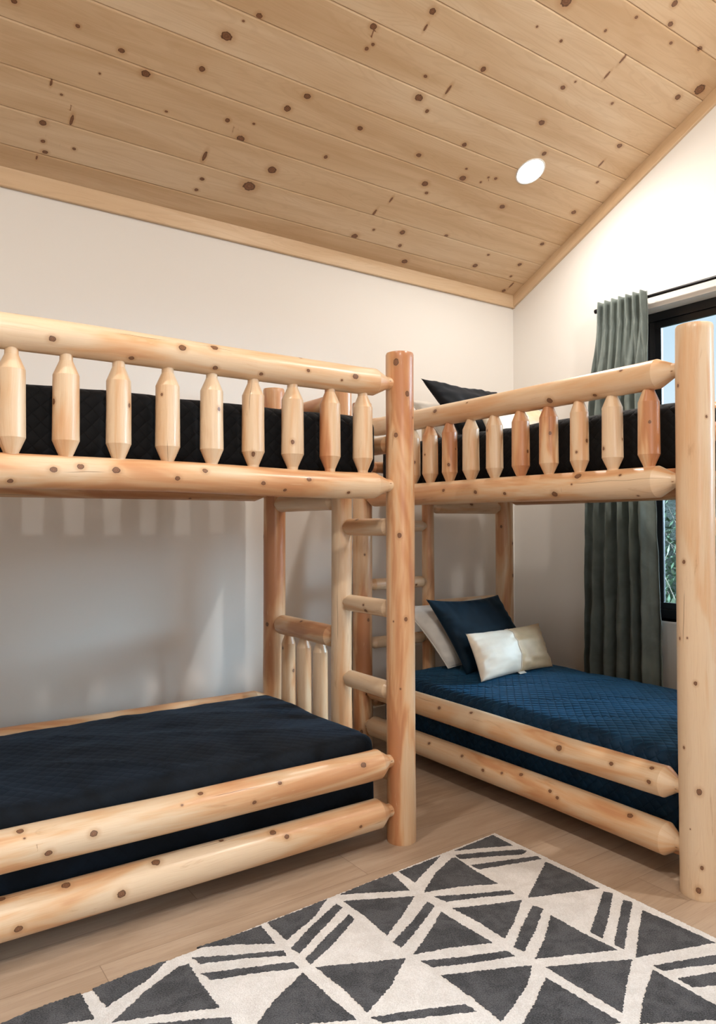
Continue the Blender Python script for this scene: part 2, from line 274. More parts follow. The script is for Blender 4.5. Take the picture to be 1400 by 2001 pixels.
def floor_mat():
    q = NT('oak_plank_floor'); tcn = q.n('ShaderNodeTexCoord'); x, y, z = q.sep(tcn.outputs['Object'])
    W_, L_ = .19, 1.5
    row = q.math('FLOOR', q.math('DIVIDE', y, W_))
    xs = q.math('ADD', x, q.math('MULTIPLY', q.math('FRACT', q.math('MULTIPLY', row, .377)), L_))
    col_i = q.math('FLOOR', q.math('DIVIDE', xs, L_))
    idn = q.n('ShaderNodeTexWhiteNoise'); q.set(idn.inputs['Vector'], q.vec(row, col_i, 1.0)); rv = idn.outputs['Value']
    z_ = q.math('MULTIPLY', rv, 40)
    low = q.noise(q.vec(q.math('MULTIPLY', x, 1.3), q.math('MULTIPLY', y, 11), z_), 1, 4, .6, 1.2)
    fine = q.noise(q.vec(q.math('MULTIPLY', x, 9), q.math('MULTIPLY', y, 190), z_), 1, 4, .65, .3)
    c = q.ramp(q.math('ADD', q.mapr(low, .3, .7, .1, .7), q.math('MULTIPLY', rv, .3)), [(0, (.52, .40, .30)), (.5, (.46, .34, .245)), (1, (.38, .27, .185))])
    c = q.mix(q.mapr(fine, .45, .75, 0, .35), c, (.28, .19, .125))
    fy = q.math('FRACT', q.math('DIVIDE', y, W_)); ey = q.math('MINIMUM', fy, q.math('SUBTRACT', 1, fy))
    fx = q.math('FRACT', q.math('DIVIDE', xs, L_)); ex = q.math('MINIMUM', fx, q.math('SUBTRACT', 1, fx))
    gap = q.math('MAXIMUM', q.mapr(ey, .007, .003), q.mapr(ex, .0010, .0004))
    c = q.mix(q.math('MULTIPLY', gap, .55), c, (.12, .07, .04))
    h = q.math('SUBTRACT', q.math('MULTIPLY', fine, .3), gap)
    q.pbsdf(c, .42, q.bump(h, .25, .001), **{'Specular IOR Level': .4}); return q.m
def cloth(name, c, rough=.85, sheen=.3, scale=900, tint=(1, 1, 1), bump=.15, var=.25, quilt=0.0, srough=.4):
    q = NT(name); tcn = q.n('ShaderNodeTexCoord')
    n = q.noise(tcn.outputs['Object'], scale, 2); n2 = q.noise(tcn.outputs['Object'], 7, 3, .55, .6)
    col = q.mix(q.mapr(n2, .35, .65, 0, 1), (c[0]*(1+var), c[1]*(1+var), c[2]*(1+var)), (c[0]*(1-var), c[1]*(1-var), c[2]*(1-var)))
    nb = q.bump(n, bump, .0008)
    if quilt:
        uvn = q.n('ShaderNodeUVMap'); u, v, _ = q.sep(uvn.outputs[0])
        wb = q.math('MULTIPLY', q.math('SUBTRACT', q.noise(q.vec(u, v, 0.0), 14, 2), .5), .012)
        u = q.math('ADD', u, wb)
        a = q.math('ABSOLUTE', q.math('SINE', q.math('MULTIPLY', q.math('ADD', u, v), math.pi/.050)))
        b = q.math('ABSOLUTE', q.math('SINE', q.math('MULTIPLY', q.math('SUBTRACT', u, v), math.pi/.050)))
        hh = q.math('POWER', q.math('MULTIPLY', a, b), .45)
        bb = q.n('ShaderNodeBump'); q.set(bb.inputs['Height'], hh); bb.inputs['Strength'].default_value = quilt
        bb.inputs['Distance'].default_value = .006; q.set(bb.inputs['Normal'], nb); nb = bb.outputs[0]
        col = q.mix(q.mapr(hh, .35, .05, 0, .45), col, (c[0]*.4, c[1]*.4, c[2]*.4))
    q.pbsdf(col, rough, nb, **{'Sheen Weight': sheen, 'Sheen Roughness': srough, 'Sheen Tint': (*tint, 1), 'Specular IOR Level': .2}); return q.m
def plain(name, c, rough=.4, metal=0., **kw):
    q = NT(name); q.pbsdf(c, rough, None, Metallic=metal, **kw); return q.m

M_LOG = wood_logs(); M_BRD = wood_boards()
M_WALL = paint('cream_white_wall_paint', (.775, .75, .71)); M_WHITE = paint('white_trim_paint', (.82, .81, .79), .4)
M_FLOOR = floor_mat()
M_NAVY = cloth('navy_quilted_velvet', (.003, .022, .052), .7, .36, 700, (.07, .38, .75), .12, .25, .8, .35)
M_BLACKQ = cloth('black_quilted_velvet', (.0045, .0050, .0062), .75, .10, 700, (.35, .40, .5), .12, .3, .5)
M_DKNAVY = cloth('dark_navy_brushed_velvet', (.0030, .0055, .0095), .8, .13, 420, (.22, .38, .6), .3, .45, .16)
M_NAVYP = cloth('navy_velvet_pillow_cloth', (.002, .012, .024), .7, .13, 900, (.08, .35, .6), .1, .25)
M_BLACKP = cloth('black_velvet_pillow_cloth', (.006, .0065, .008), .8, .12, 900, (.5, .5, .6), .1, .3)
M_WHITEP = cloth('white_cotton', (.74, .70, .64), .9, .1, 1200, (1, 1, 1), .15, .04)
M_SATW = cloth('pale_ivory_satin', (.80, .72, .60), .42, .25, 1100, (1, .95, .9), .08, .05)
M_GOLD = cloth('champagne_gold_velvet', (.55, .38, .22), .48, .35, 1100, (1, .88, .65), .08, .12)
M_CURT = cloth('sage_grey_velvet_curtain', (.155, .185, .172), .6, .55, 600, (.8, .85, .86), .1, .15, 0, .3)
M_BLACKM = plain('black_window_aluminium', (.006, .006, .007), .32)
M_ROD = plain('black_steel', (.012, .012, .013), .35, .6)
def rug_mat(name, c1, c2):
    q = NT(name); tcn = q.n('ShaderNodeTexCoord')
    n = q.noise(tcn.outputs['Object'], 260, 3, .8); n2 = q.noise(tcn.outputs['Object'], 16, 3, .6, .6)
    f = q.math('ADD', q.mapr(n, .36, .64, 0, .8), q.mapr(n2, .35, .65, -.15, .3))
    c = q.ramp(f, [(0, c1), (1, c2)])
    q.pbsdf(c, .95, q.bump(q.math('ADD', n, q.math('MULTIPLY', n2, .6)), .8, .006), **{'Sheen Weight': .15, 'Specular IOR Level': .1}); return q.m
M_RUGL = rug_mat('cream_rug_pile', (.74, .70, .66), (.93, .90, .87))
M_RUGD = rug_mat('charcoal_rug_pile', (.016, .017, .020), (.12, .12, .13))

# ------------------------------------------------------------------ room shell
def quadgrid(P00, P10, P11, P01, nu, nv):
    P00, P10, P11, P01 = [np.array(p, float) for p in (P00, P10, P11, P01)]
    s = np.linspace(0, 1, nu+1); t = np.linspace(0, 1, nv+1); S, T = np.meshgrid(s, t, indexing='ij')
    S = S[..., None]; T = T[..., None]
    V = (P00*(1-S)+P10*S)*(1-T)+(P01*(1-S)+P11*S)*T
    V = V.reshape(-1, 3); F = []
    for i in range(nu):
        for j in range(nv):
            a = i*(nv+1)+j; F.append([a, a+nv+1, a+nv+2, a+1])
    return V, F
def prism(name, poly, axis, a, b, mat, kind='structure', parent=None):
    """extrude a 2D polygon (in the two axes other than axis) from a to b"""
    n = len(poly); V = []
    for c in (a, b):
        for p in poly:
            q = list(p); q.insert(axis, c); V.append(q)
    F = [list(range(n))[::-1], list(range(n, 2*n))]+[[i, (i+1) % n, n+(i+1) % n, n+i] for i in range(n)]
    o = mesh(name, V, F, mat, parent, smooth=False)
    if kind: o['kind'] = kind
    return o
fl = boxes('floor', [(XL-.1, YF-.1, -.1, XW+.1, YW+.1, 0)], M_FLOOR); fl['kind'] = 'structure'
wb = boxes('wall_back', [(XL-.12, YW, 0, XW+.12, YW+.12, ZC+.02)], M_WALL); wb['kind'] = 'structure'
# window wall: gable shaped, with the opening cut out as four prisms' worth of faces in one mesh
WY0, WY1, WZ0, WZ1 = 0.95, 2.65, .685, 2.515
WT = .17
def gable_wall(name, x0, x1, hole=None):
    zr = zc(YR)
    out = [(YW+.1, 0), (YF-.1, 0), (YF-.1, zr-SL*(YR-YF+.1)), (YR, zr), (YW+.1, zc(YW+.1))]
    if not hole:
        return prism(name, out, 0, x0, x1, M_WALL)
    zz = lambda y: zc(y) if y >= YR else zr-SL*(YR-y)
    polys = []; cur = YF-.1
    for (y0, y1, z0, z1) in sorted(hole):
        for s0, s1 in (([(cur, YR), (YR, y0)] if cur < YR < y0 else [(cur, y0)])):
            polys.append([(s0, 0), (s1, 0), (s1, zz(s1)), (s0, zz(s0))])
        polys.append([(y0, 0), (y1, 0), (y1, z0), (y0, z0)])
        polys.append([(y0, z1), (y1, z1), (y1, zz(y1))]+([(YR, zr)] if y0 < YR < y1 else [])+[(y0, zz(y0))])
        cur = y1
    polys.append([(cur, 0), (YW+.1, 0), (YW+.1, zc(YW+.1)), (cur, zc(cur))])
    V = []; F = []
    for p in polys:
        n0 = len(V); n = len(p)
        for x in (x0, x1): V += [(x, a, b) for a, b in p]
        F += [[n0+i for i in range(n)][::-1], [n0+n+i for i in range(n)]]+[[n0+i, n0+(i+1) % n, n0+n+(i+1) % n, n0+n+i] for i in range(n)]
    o = mesh(name, V, F, M_WALL, smooth=False); o['kind'] = 'structure'; return o
gable_wall('wall_right', XW, XW+WT, [(WY0, WY1, WZ0, WZ1), (-1.80, .30, WZ0, WZ1)])
gable_wall('wall_left', XL-.12, XL)
zf = zc(YR)-SL*(YR-YF)
wf = boxes('wall_front', [(XL-.12, YF-.12, 0, XW+.12, YF, zf)], M_WALL); wf['kind'] = 'structure'

# ceiling of tongue-and-groove boards running along x
CK_ALL = CK
def knot_attr(U, V_, K, cap=.03):
    """two attribute sets for knots K=[(u,v,size)] evaluated at U,V_ (arrays)"""
    sets = [[], []]
    for k in K:
        best = None
        for si in (0, 1):
            dmin = min([math.hypot(k[0]-q[0], k[1]-q[1]) for q in sets[si]] + [9])
            if best is None or dmin > best[0]: best = (dmin, si)
        if best[0] > .05: sets[best[1]].append(k)
    res = []
    for s in sets:
        A = np.full((len(U), 3), 0.0); A[:, 0] = 50
        if s:
            K_ = np.array([(k[0], k[1], k[2]) for k in s]); asp = np.array([(k[3] if len(k) > 3 else 1.15) for k in s])
            D = np.hypot(U[:, None]-K_[None, :, 0], V_[:, None]-K_[None, :, 1]); i = D.argmin(1); d = D[np.arange(len(U)), i]
            sz = K_[i, 2]; R1 = np.maximum(2.2*sz, cap); R2 = R1+.02
            A[:, 0] = (U-K_[i, 0])/sz; A[:, 1] = (V_-K_[i, 1])/(sz*asp[i]); A[:, 2] = np.clip((R2-d)/(R2-R1), 0, 1)
        res.append(A)
    return {'ka': res[0], 'kb': res[1]}
def build_ceiling():
    V = []; F = []; UV = []; KA = []; KB = []
    rnd = random.Random(8); p = .1632; g = .0024; dep = .009
    n0 = 0
    ks = list(range(-1, 40)); bi = 0
    for side in (0, 1):
        for k in ks:
            y1 = 3.4795-p*(k) ; y0 = y1-p          # this board spans y0..y1
            if side == 0:
                if y1 <= YR: break
                ya, yb = max(y0, YR), min(y1, YW+.02)
            else:
                y1m, y0m = 2*YR-(3.4795-p*k), 2*YR-(3.4795-p*(k+1))
                if 3.4795-p*k <= YR: break
                ya, yb = y1m, min(y0m, YR)
                if ya < YF-.05: ya = YF-.05
                if yb <= ya: continue
            bi += 1
            # cross-section points across the board: groove bottom, edge, ... , edge, groove bottom
            m = 8 if side == 0 else 1
            ys = [ya, ya+g*.4]+list(np.linspace(ya+g+.003, yb-g-.003, m+1))+[yb-g*.4, yb]
            dz = [dep, dep]+[0]*(m+1)+[dep, dep]
            dz[1] = .0035; dz[-2] = .0035
            nx = 290 if side == 0 else 8
            xs = np.linspace(XL-.05, XW+.02, nx+1)
            Z = lambda y: zc(y) if y >= YR else zc(YR)-SL*(YR-y)
            nn = len(ys)
            X, Yg = np.meshgrid(xs, np.array(ys), indexing='ij')
            Zg = np.array([Z(y)+d for y, d in zip(ys, dz)])[None, :].repeat(nx+1, 0)
            Vb = np.stack([X, Yg, Zg], -1).reshape(-1, 3)
            us = (Vb[:, 1]-ya)/CA + bi+.2
            shift = rnd.random()*10
            base = n0
            for i in range(nx):
                for j in range(nn-1):
                    a = i*nn+j; f = [a, a+1, a+nn+1, a+nn]; F.append([base+q for q in f])
                    UV += [(us[q], Vb[q, 0]+shift) for q in f]
            if side == 0:
                kk = [((y-ya)/CA, x, s*(.76 if asp > 1 else .62), asp*rnd.uniform(.85, 1.2)) for x, y, s, asp in CK_ALL if ya-.004 < y < yb+.004]
                at = knot_attr((Vb[:, 1]-ya)/CA, Vb[:, 0], kk, .036)
            else:
                at = {'ka': np.tile([50., 0, 0], (len(Vb), 1)), 'kb': np.tile([50., 0, 0], (len(Vb), 1))}
            KA.append(at['ka']); KB.append(at['kb'])
            V.append(Vb); n0 += len(Vb)
    V = np.concatenate(V); o = mesh('ceiling', V, F, M_BRD, uv=UV, attrs={'ka': np.concatenate(KA), 'kb': np.concatenate(KB)}, smooth=False)
    o['kind'] = 'structure'
    return o
build_ceiling()
# roof slab above the boards so no sky gets in
prism('roof_slab', [(YW+.2, zc(YW+.2)+.03), (YR, zc(YR)+.03), (YF-.2, zc(YR)-SL*(YR-YF+.2)+.03), (YF-.2, zc(YR)-SL*(YR-YF+.2)+.15), (YR, zc(YR)+.15), (YW+.2, zc(YW+.2)+.15)], 0, XL-.2, XW+.2, M_WHITE)
# pine trim boards under the ceiling
def trimboard(name, pts, axis, a, b):
    n = 60; V = []; F = []; UV = []; k = len(pts)
    for i in range(n+1):
        c = a+(b-a)*i/n
        for p in pts:
            q = list(p); q.insert(axis, c); V.append(q)
    arc = [0]
    for i in range(k): arc.append(arc[-1]+math.dist(pts[i], pts[(i+1) % k]))
    for i in range(n):
        for j in range(k):
            F.append([i*k+j, i*k+(j+1) % k, (i+1)*k+(j+1) % k, (i+1)*k+j])
            c0, c1 = a+(b-a)*i/n, a+(b-a)*(i+1)/n
            UV += [(arc[j]+.3, c0), (arc[j+1]+.3, c0), (arc[j+1]+.3, c1), (arc[j]+.3, c1)]
    F.append(list(range(k))[::-1]); UV += [(.3, 0)]*k
    F.append([n*k+j for j in range(k)]); UV += [(.3, 0)]*k
    o = mesh(name, V, F, M_BRD, uv=UV, attrs={'ka': np.tile([50., 0, 0], (len(V), 1)), 'kb': np.tile([50., 0, 0], (len(V), 1))}, smooth=False)
    o['kind'] = 'structure'; return o
trimboard('trim_1', [(YW, 2.778), (YW, zc(YW)), (YW-.020, zc(YW-.020)-.001), (YW-.020, 2.782), (YW-.017, 2.778)], 0, XL, XW)
def rake():
    V = []; F = []; UV = []; n = 60; T = .020; H = .074/CA*.98
    ys = np.linspace(YW-.0, YR, n+1)
    prof = [(XW, -H), (XW, 0), (XW-T, 0), (XW-T, -H+.004), (XW-T+.003, -H)]
    k = len(prof)
    for y in ys:
        for x, d in prof: V.append((x, y, zc(y)-.0006+d))
    for i in range(n):
        for j in range(k):
            F.append([i*k+j, (i+1)*k+j, (i+1)*k+(j+1) % k, i*k+(j+1) % k]); uu = j*.08+3.3
            UV += [(uu, ys[i]), (uu, ys[i+1]), (uu+.07, ys[i+1]), (uu+.07, ys[i])]
    F.append(list(range(k))); UV += [(.3, 0)]*k
    o = mesh('trim_2', V, F, M_BRD, uv=UV, attrs={'ka': np.tile([50., 0, 0], (len(V), 1)), 'kb': np.tile([50., 0, 0], (len(V), 1))}, smooth=False); o['kind'] = 'structure'
rake()
def baseboard(name, bx):
    o = boxes(name, [bx], M_WHITE); bevel(o, .003); o['kind'] = 'structure'
baseboard('baseboard_back', (XL, YW-.014, 0, XW, YW, .137))
baseboard('baseboard_right', (XW-.014, YF, 0, XW, YW-.014, .137))
baseboard('baseboard_left', (XL, YF, 0, XL+.014, YW-.014, .137))

# window: black frame set back in the wall, two sashes, glass
fx0, fx1 = XW+.105, XW+.165
def ring(y0, y1, z0, z1, t, x0, x1): return [(x0, y0, z0, x1, y1, z0+t), (x0, y0, z1-t, x1, y1, z1), (x0, y0, z0+t, x1, y0+t, z1-t), (x0, y1-t, z0+t, x1, y1, z1-t)]
g = NT('window_glass'); tr = g.n('ShaderNodeBsdfTransparent'); tr.inputs[0].default_value = (.93, .97, .98, 1)
gl = g.n('ShaderNodeBsdfGlossy'); gl.inputs['Roughness'].default_value = .01; fr = g.n('ShaderNodeFresnel'); fr.inputs[0].default_value = 1.45
mxs = g.n('ShaderNodeMixShader'); g.set(mxs.inputs[0], fr.outputs[0]); g.set(mxs.inputs[1], tr.outputs[0]); g.set(mxs.inputs[2], gl.outputs[0]); g.set(g.out.inputs[0], mxs.outputs[0])
def window(name, y0, y1):
    win = empty(name, (XW+.10, (y0+y1)/2, WZ0)); win['kind'] = 'structure'
    bevel(boxes('window_frame', ring(y0, y1, WZ0, WZ1, .052, fx0, fx1)+[(fx0+.006, y1-.087, WZ0+.052, fx1, y1-.052, WZ1-.052)], M_BLACKM, win), .002)
    ym = (y0+y1)/2
    for (a, b, dx) in ((ym-.02, y1-.085, .012), (y0+.052, ym+.02, .036)):
        s = boxes('sash', ring(a, b, WZ0+.052, WZ1-.052, .040, fx0+dx, fx0+dx+.024), M_BLACKM, win); bevel(s, .003)
        boxes('pane', [(fx0+dx+.010, a+.038, WZ0+.090, fx0+dx+.014, b-.038, WZ1-.090)], g.m, s if False else win)
    boxes('window_sill', [(XW-.004, y0, WZ0-.012, fx0+.002, y1, WZ0)], M_WHITE, win)
window('window_1', WY0, WY1)
window('added_window_2', -1.80, .30)  # unseen window, added to let more light into the room
added_win3 = empty('added_window_3', (1.0, YF+.02, .85)); added_win3['kind'] = 'structure'  # made-up frame around the added fill light
bevel(boxes('window_frame', [(-.36, YF, .78, 2.36, YF+.05, .85), (-.36, YF, 2.35, 2.36, YF+.05, 2.42), (-.36, YF, .85, -.30, YF+.05, 2.35), (2.30, YF, .85, 2.36, YF+.05, 2.35), (.97, YF, .85, 1.03, YF+.05, 2.35)], M_BLACKM, added_win3), .002)

# ------------------------------------------------------------------ log building
def wobble(s, seed, amp=.004):
    return (noise1(s*1.3, seed)-.5)*2*amp, (noise1(s*1.5, seed+9)-.5)*2*amp
class Frame: pass
def log(name, p0, p1, prof, parent, tone=.3, seed=0, knots=None, nseg=40, rough=.018, wob=.004, step=.014, rknots=0, kmax=.012, label=None, facet=.0):
    """prof: [(s, r, sharp)] distance along p0->p1 and radius"""
    p0 = np.array(p0, float); p1 = np.array(p1, float); a = p1-p0; L = np.linalg.norm(a); a /= L
    e1 = np.array([-.6, -.8, 0]) if abs(a[2]) > .9 else np.cross(a, [0, 0, 1.])
    if e1 @ (-p0*np.array([1, 1, 0])) < 0: e1 = -e1
    e1 = e1-a*(a @ e1); e1 /= np.linalg.norm(e1); e2 = np.cross(a, e1)
    S = []; R = []; SH = []
    for i in range(len(prof)-1):
        s0, r0 = prof[i][:2]; s1, r1 = prof[i+1][:2]
        n = max(1, int(abs(s1-s0)/step)); 
        for k in range(n):
            t = k/n; S.append(s0+(s1-s0)*t); R.append(r0+(r1-r0)*t); SH.append(k == 0 and len(prof[i]) > 2 and prof[i][2])
    S.append(prof[-1][0]); R.append(prof[-1][1]); SH.append(len(prof[-1]) > 2 and prof[-1][2])
    S = np.array(S); R = np.array(R); th = (np.arange(nseg)/nseg)*2*math.pi-math.pi
    Sg, Tg = np.meshgrid(S, th, indexing='ij'); Rg = R[:, None]*np.ones_like(Tg)
    irr = (noise2(Sg*3.0, np.cos(Tg)*1.6, seed)+noise2(Sg*3.0+40, np.sin(Tg)*1.6, seed+3)-1)*rough
    rmax = R.max()
    if facet: irr = irr+facet*np.cos(Tg*8+seed)*.5
    kk = [(k[0], k[1], k[2]*.70) for k in (knots or [])]
    rd = random.Random(seed*7+1)
    for _ in range(rknots):
        kk.append((rd.uniform(S[0]+.04, S[-1]-.04), rd.uniform(-2.4, 2.4), rd.uniform(.4, .85)*kmax))
    bulge = np.zeros_like(Rg); rm = np.median(R)
    for k in kk:
        dth = (Tg-k[1]+math.pi) % (2*math.pi)-math.pi
        bulge += np.exp(-((Sg-k[0])**2+(dth*rm)**2)/(2.2*k[2])**2)*k[2]*.10
    Rg = Rg*(1+irr)+bulge*(Rg > .6*rmax)
    wx, wz = wobble(S, seed, wob); env = np.clip(np.minimum(S-S[0], S[-1]-S)/.15, 0, 1); wx *= env; wz *= env
    P = p0+Sg[..., None]*a+(Rg*np.cos(Tg)+wx[:, None])[..., None]*e1+(Rg*np.sin(Tg)+wz[:, None])[..., None]*e2
    V = P.reshape(-1, 3).tolist(); F = []; UV = []; nS = len(S); rr = rmax
    for i in range(nS-1):
        for j in range(nseg):
            j2 = (j+1) % nseg
            F.append([i*nseg+j, i*nseg+j2, (i+1)*nseg+j2, (i+1)*nseg+j])
            u0 = (th[j])*rr; u1 = (th[j]+2*math.pi/nseg)*rr
            UV += [(u0, S[i]), (u1, S[i]), (u1, S[i+1]), (u0, S[i+1])]
    # end caps: a fan with the grain drawn in
    sharp = []
    for i in range(nS):
        if SH[i]: sharp += list(range(i*nseg, (i+1)*nseg))
    c0 = len(V); V.append(tuple(p0+S[0]*a)); c1 = len(V); V.append(tuple(p0+S[-1]*a))
    for j in range(nseg):
        j2 = (j+1) % nseg
        F.append([c0, j2, j]); UV += [(0, S[0]-R[0]), (th[j]*rr*.3, S[0]), (th[j]*rr*.3, S[0])]
        b = (nS-1)*nseg; F.append([c1, b+j, b+j2]); UV += [(0, S[-1]+R[-1]), (th[j]*rr*.3, S[-1]), (th[j]*rr*.3, S[-1])]
    sharp += list(range(nseg))+list(range((nS-1)*nseg, nS*nseg))
    if kk:
        # wrap: treat u difference modulo the girth
        U = (Tg*rm).ravel(); Sv = Sg.ravel()
        K = [(k[1]*rm, k[0], k[2], 1.25) for k in kk]
        at = knot_attr(U, Sv, K, .026)
        at = {k: np.vstack([v, [[50, 0, 0]]*2]) for k, v in at.items()}
    else: at = {'ka': np.tile([50., 0, 0], (len(V), 1)), 'kb': np.tile([50., 0, 0], (len(V), 1))}
    o = mesh(name, V, F, M_LOG, parent, uv=UV, attrs=at, sharp=np.array(sorted(set(sharp))))
    o['tone'] = float(tone); o['seed'] = float(seed)
    if label: o['label'] = label
    return o
def post(parent, x, y, r, h, tone, seed, knots=None, rk=6, r_top=None):
    rt_ = r_top or r*.97
    return log('post', (x, y, 0), (x, y, h), [(0, r*.985, True), (.006, r, False), (h-.007, rt_, False), (h, rt_*.95, True)], parent, tone, seed, knots, 56, .030, .004, rknots=rk)
def rail(name, parent, A, B, ra, rb, r, tone, seed, knots=None, rk=5, r2=None, cone=.052, ten=.0245, nseg=44, wob=.004):
    """log rail between two post centres A,B whose radii are ra, rb; r at A end, r2 at B end"""
    r2 = r2 or r; L = float(np.linalg.norm(np.array(B, float)-np.array(A, float)))
    tl = .013 if r > .045 else .003
    s0 = ra-.022; e0 = ra+tl; c0 = e0+cone; s1 = L-rb+.022; e1 = L-rb-tl; c1 = e1-cone
    P = [(s0, ten, False), (e0, ten*1.03, True), (c0, r, True), (c1, r2, True), (e1, ten*1.03, True), (s1, ten, False)]
    return log(name, A, B, P, parent, tone, seed, knots, nseg, .022, wob, rknots=rk)
def spindle(parent, x, y, z0, z1, r, tone, seed, neck=.03, sh=.055, bot=.05, rk=2):
    P = [(0, .019, False), (.012, .020, True), (.012+bot, r, True), (z1-z0-.004-neck-sh, r*.965, True), (z1-z0-neck-.004, .0195, True), (z1-z0, .0185, False)]
    return log('spindle', (x, y, z0), (x, y, z1), P, parent, tone, seed, None, 26, .022, .001, .012, rk, .009)

def bunk(tag, O, U, Vd, W, stile, label, T):
    """U: unit 2D direction along the bed away from O, Vd: unit 2D direction from the front side to the wall side"""
    e = empty('bunk_bed', (O[0], O[1], 0), label, 'bunk bed')
    Lb = 1.976
    def pt(u, v, z): return (O[0]+U[0]*u+Vd[0]*v, O[1]+U[1]*u+Vd[1]*v, z)
    rp_ = T['rpost']; H = 1.93
    for i, (u, v) in enumerate(((0, 0), (Lb, 0), (Lb, W), (0, W))):
        x, y, _ = pt(u, v, 0)
        post(e, x, y, rp_[i], T['hpost'][i], T['tpost'][i], T['seed']+i, KN.get(T['kpost'][i]), 2 if T['kpost'][i] else 7)
    sd = T['seed']+10
    zt, zg, zs, zb = T['z']
    Q = T['rails']      # name, z, rA, rB, tone, knots key
    # front side
    for j, (nm, z, r1, r2, tn, key) in enumerate(Q):
        z, z2 = z if isinstance(z, tuple) else (z, z)
        rail(nm, e, pt(0, 0, z), pt(Lb, 0, z2), rp_[0], rp_[1], r1, tn, sd+j, KN.get(key)+[(rp_[0]+.007, .25, .0042), (Lb-rp_[1]-.007, .25, .0042)], 1, r2, cone=.06 if nm != 'side_rail' else .045, wob=.006)
    # wall side
    for j, (nm, z, r) in enumerate((('top_rail', 1.80, .046), ('guard_rail', 1.412, .045), ('side_rail', T['zback'], .045), ('side_rail', .14, .05))):
        rail(nm, e, pt(0, W, z), pt(Lb, W, z), rp_[3], rp_[2], r, .45, sd+10+j, None, 6, wob=.002)
    # spindles of the two long sides
    tns = T['tsp']; rs_ = random.Random(T['seed'])
    for k in range(len(tns)):
        u = T['sp'][k]
        x, y, _ = pt(u, 0, 0)
        spindle(e, x, y, 1.443, T['zsp'], T['rsp']*rs_.uniform(.96, 1.04), tns[k], sd+30+k, *T['neck'])
        x, y, _ = pt(u, W, 0); spindle(e, x, y, 1.440, 1.765, T['rsp']*.95, .3, sd+60+k, *T['neck'])
    # both ends: stile, rungs, end rails and short spindles
    for k, u in enumerate((0, Lb)):
        s3 = sd+100+30*k
        x, y, _ = pt(u, stile, 0)
        log('ladder_stile', (x, y, 0), (x, y, 1.92), [(0, T['rst'], True), (1.915, T['rst']*.95, False), (1.92, T['rst']*.9, True)], e, T['tst'], s3, None, 36, .035, .004, rknots=6)
        for m, z in enumerate((.25, .575, .905, 1.237, 1.572)):
            rail('ladder_rung', e, pt(u, 0, z), pt(u, stile, z), rp_[0] if k == 0 else rp_[1], T['rst'], T['rrung'], (.55, .12, .12, .2, .7)[m], s3+1+m, None, 2, cone=.020, ten=.022, nseg=28, wob=.001)
        rb_ = rp_[3] if k == 0 else rp_[2]
        for m, (z, r, tn) in enumerate(((1.795, .043, .5), (1.352, .040, .12), (.742, .048, T['thead']), (.22, .045, .4))):
            rail('end_rail', e, pt(u, stile, z), pt(u, W, z), T['rst'], rb_, r, tn, s3+10+m, None, 2, cone=.022, ten=.026, nseg=32, wob=.001)
        for m in range(3):
            v = stile+(W-stile)*(.288+.237*m); x, y, _ = pt(u, v, 0)
            spindle(e, x, y, .25, .712, .036, (.5, .4, .3)[2-m], s3+16+m, .012, .04, .04)
            spindle(e, x, y, 1.378, 1.770, .036, .3, s3+20+m, .02, .05, .04)
    # slats of both bunks
    for z0 in (1.425, .090):
        for i in range(11):
            u = .13+i*(Lb-.26)/10
            a = pt(u-.045, .02, z0); b = pt(u+.045, W-.02, z0+.018)
            s = boxes('slat', [(min(a[0], b[0]), min(a[1], b[1]), z0, max(a[0], b[0]), max(a[1], b[1]), z0+.018)], M_LOG, e); s['tone'] = .62; s['seed'] = float(i+20)
    return e, pt, Lb

LT = dict(rpost=(.058, .058, .057, .057), hpost=(1.93, 1.93, 1.95, 1.95), tpost=(.70, .3, .5, .66), kpost=('Lpost', None, None, None), seed=11, z=(0, 0, 0, 0),
    rails=[('top_rail', (1.804, 1.808), .052, .052, .24, 'Ltop'), ('guard_rail', 1.402, .050, .051, .36, 'Lguard'), ('side_rail', .323, .056, .060, .36, 'Lside'), ('side_rail', .130, .056, .060, .24, 'Lbottom')],
    tsp=[.12, .60, .05, .16, .10, .06, .12, .14, .10, .2, .3], sp=[1.793-x for x in (1.611, 1.461, 1.301, 1.144, .990, .837, .679, .523, .373, .22, .06)],
    zback=.362, zsp=1.765, rsp=.0395, neck=(.021, .043, .046), rst=.047, tst=.38, rrung=.036, thead=.42)
RT = dict(rpost=(.056, .063, .060, .058), hpost=(1.93, 1.925, 1.93, 1.93), tpost=(.66, -.02, .3, .35), kpost=(None, 'Rpost', None, None), seed=211, z=(0, 0, 0, 0),
    rails=[('top_rail', 1.785, .050, .053, .14, 'Rtop'), ('guard_rail', 1.400, .054, .057, .26, 'Rguard'), ('side_rail', .340, .054, .055, .38, 'Rside'), ('side_rail', .140, .054, .057, .38, 'Rbottom')],
    tsp=[.66, .12, .15, .62, .66, .25, .08, .68, .70, .3, .4], sp=[3.352-y for y in (1.552, 1.705, 1.858, 2.012, 2.166, 2.321, 2.472, 2.620, 2.763, 2.900, 3.05)],
    zback=.325, zsp=1.748, rsp=.0385, neck=(.012, .045, .042), rst=.038, tst=.5, rrung=.033, thead=.02)
bunkL, ptL, Lb = bunk('L', (1.793, 2.283), (-1, 0), (0, 1), 1.057, .424, 'peeled cedar log bunk bed along the cream back wall, with dark black bedding', LT)
bunkR, ptR, _ = bunk('R', (2.361, 3.352), (0, -1), (1, 0), 1.130, .487, 'peeled cedar log bunk bed beside the curtained window, with pillows on both bunks', RT)

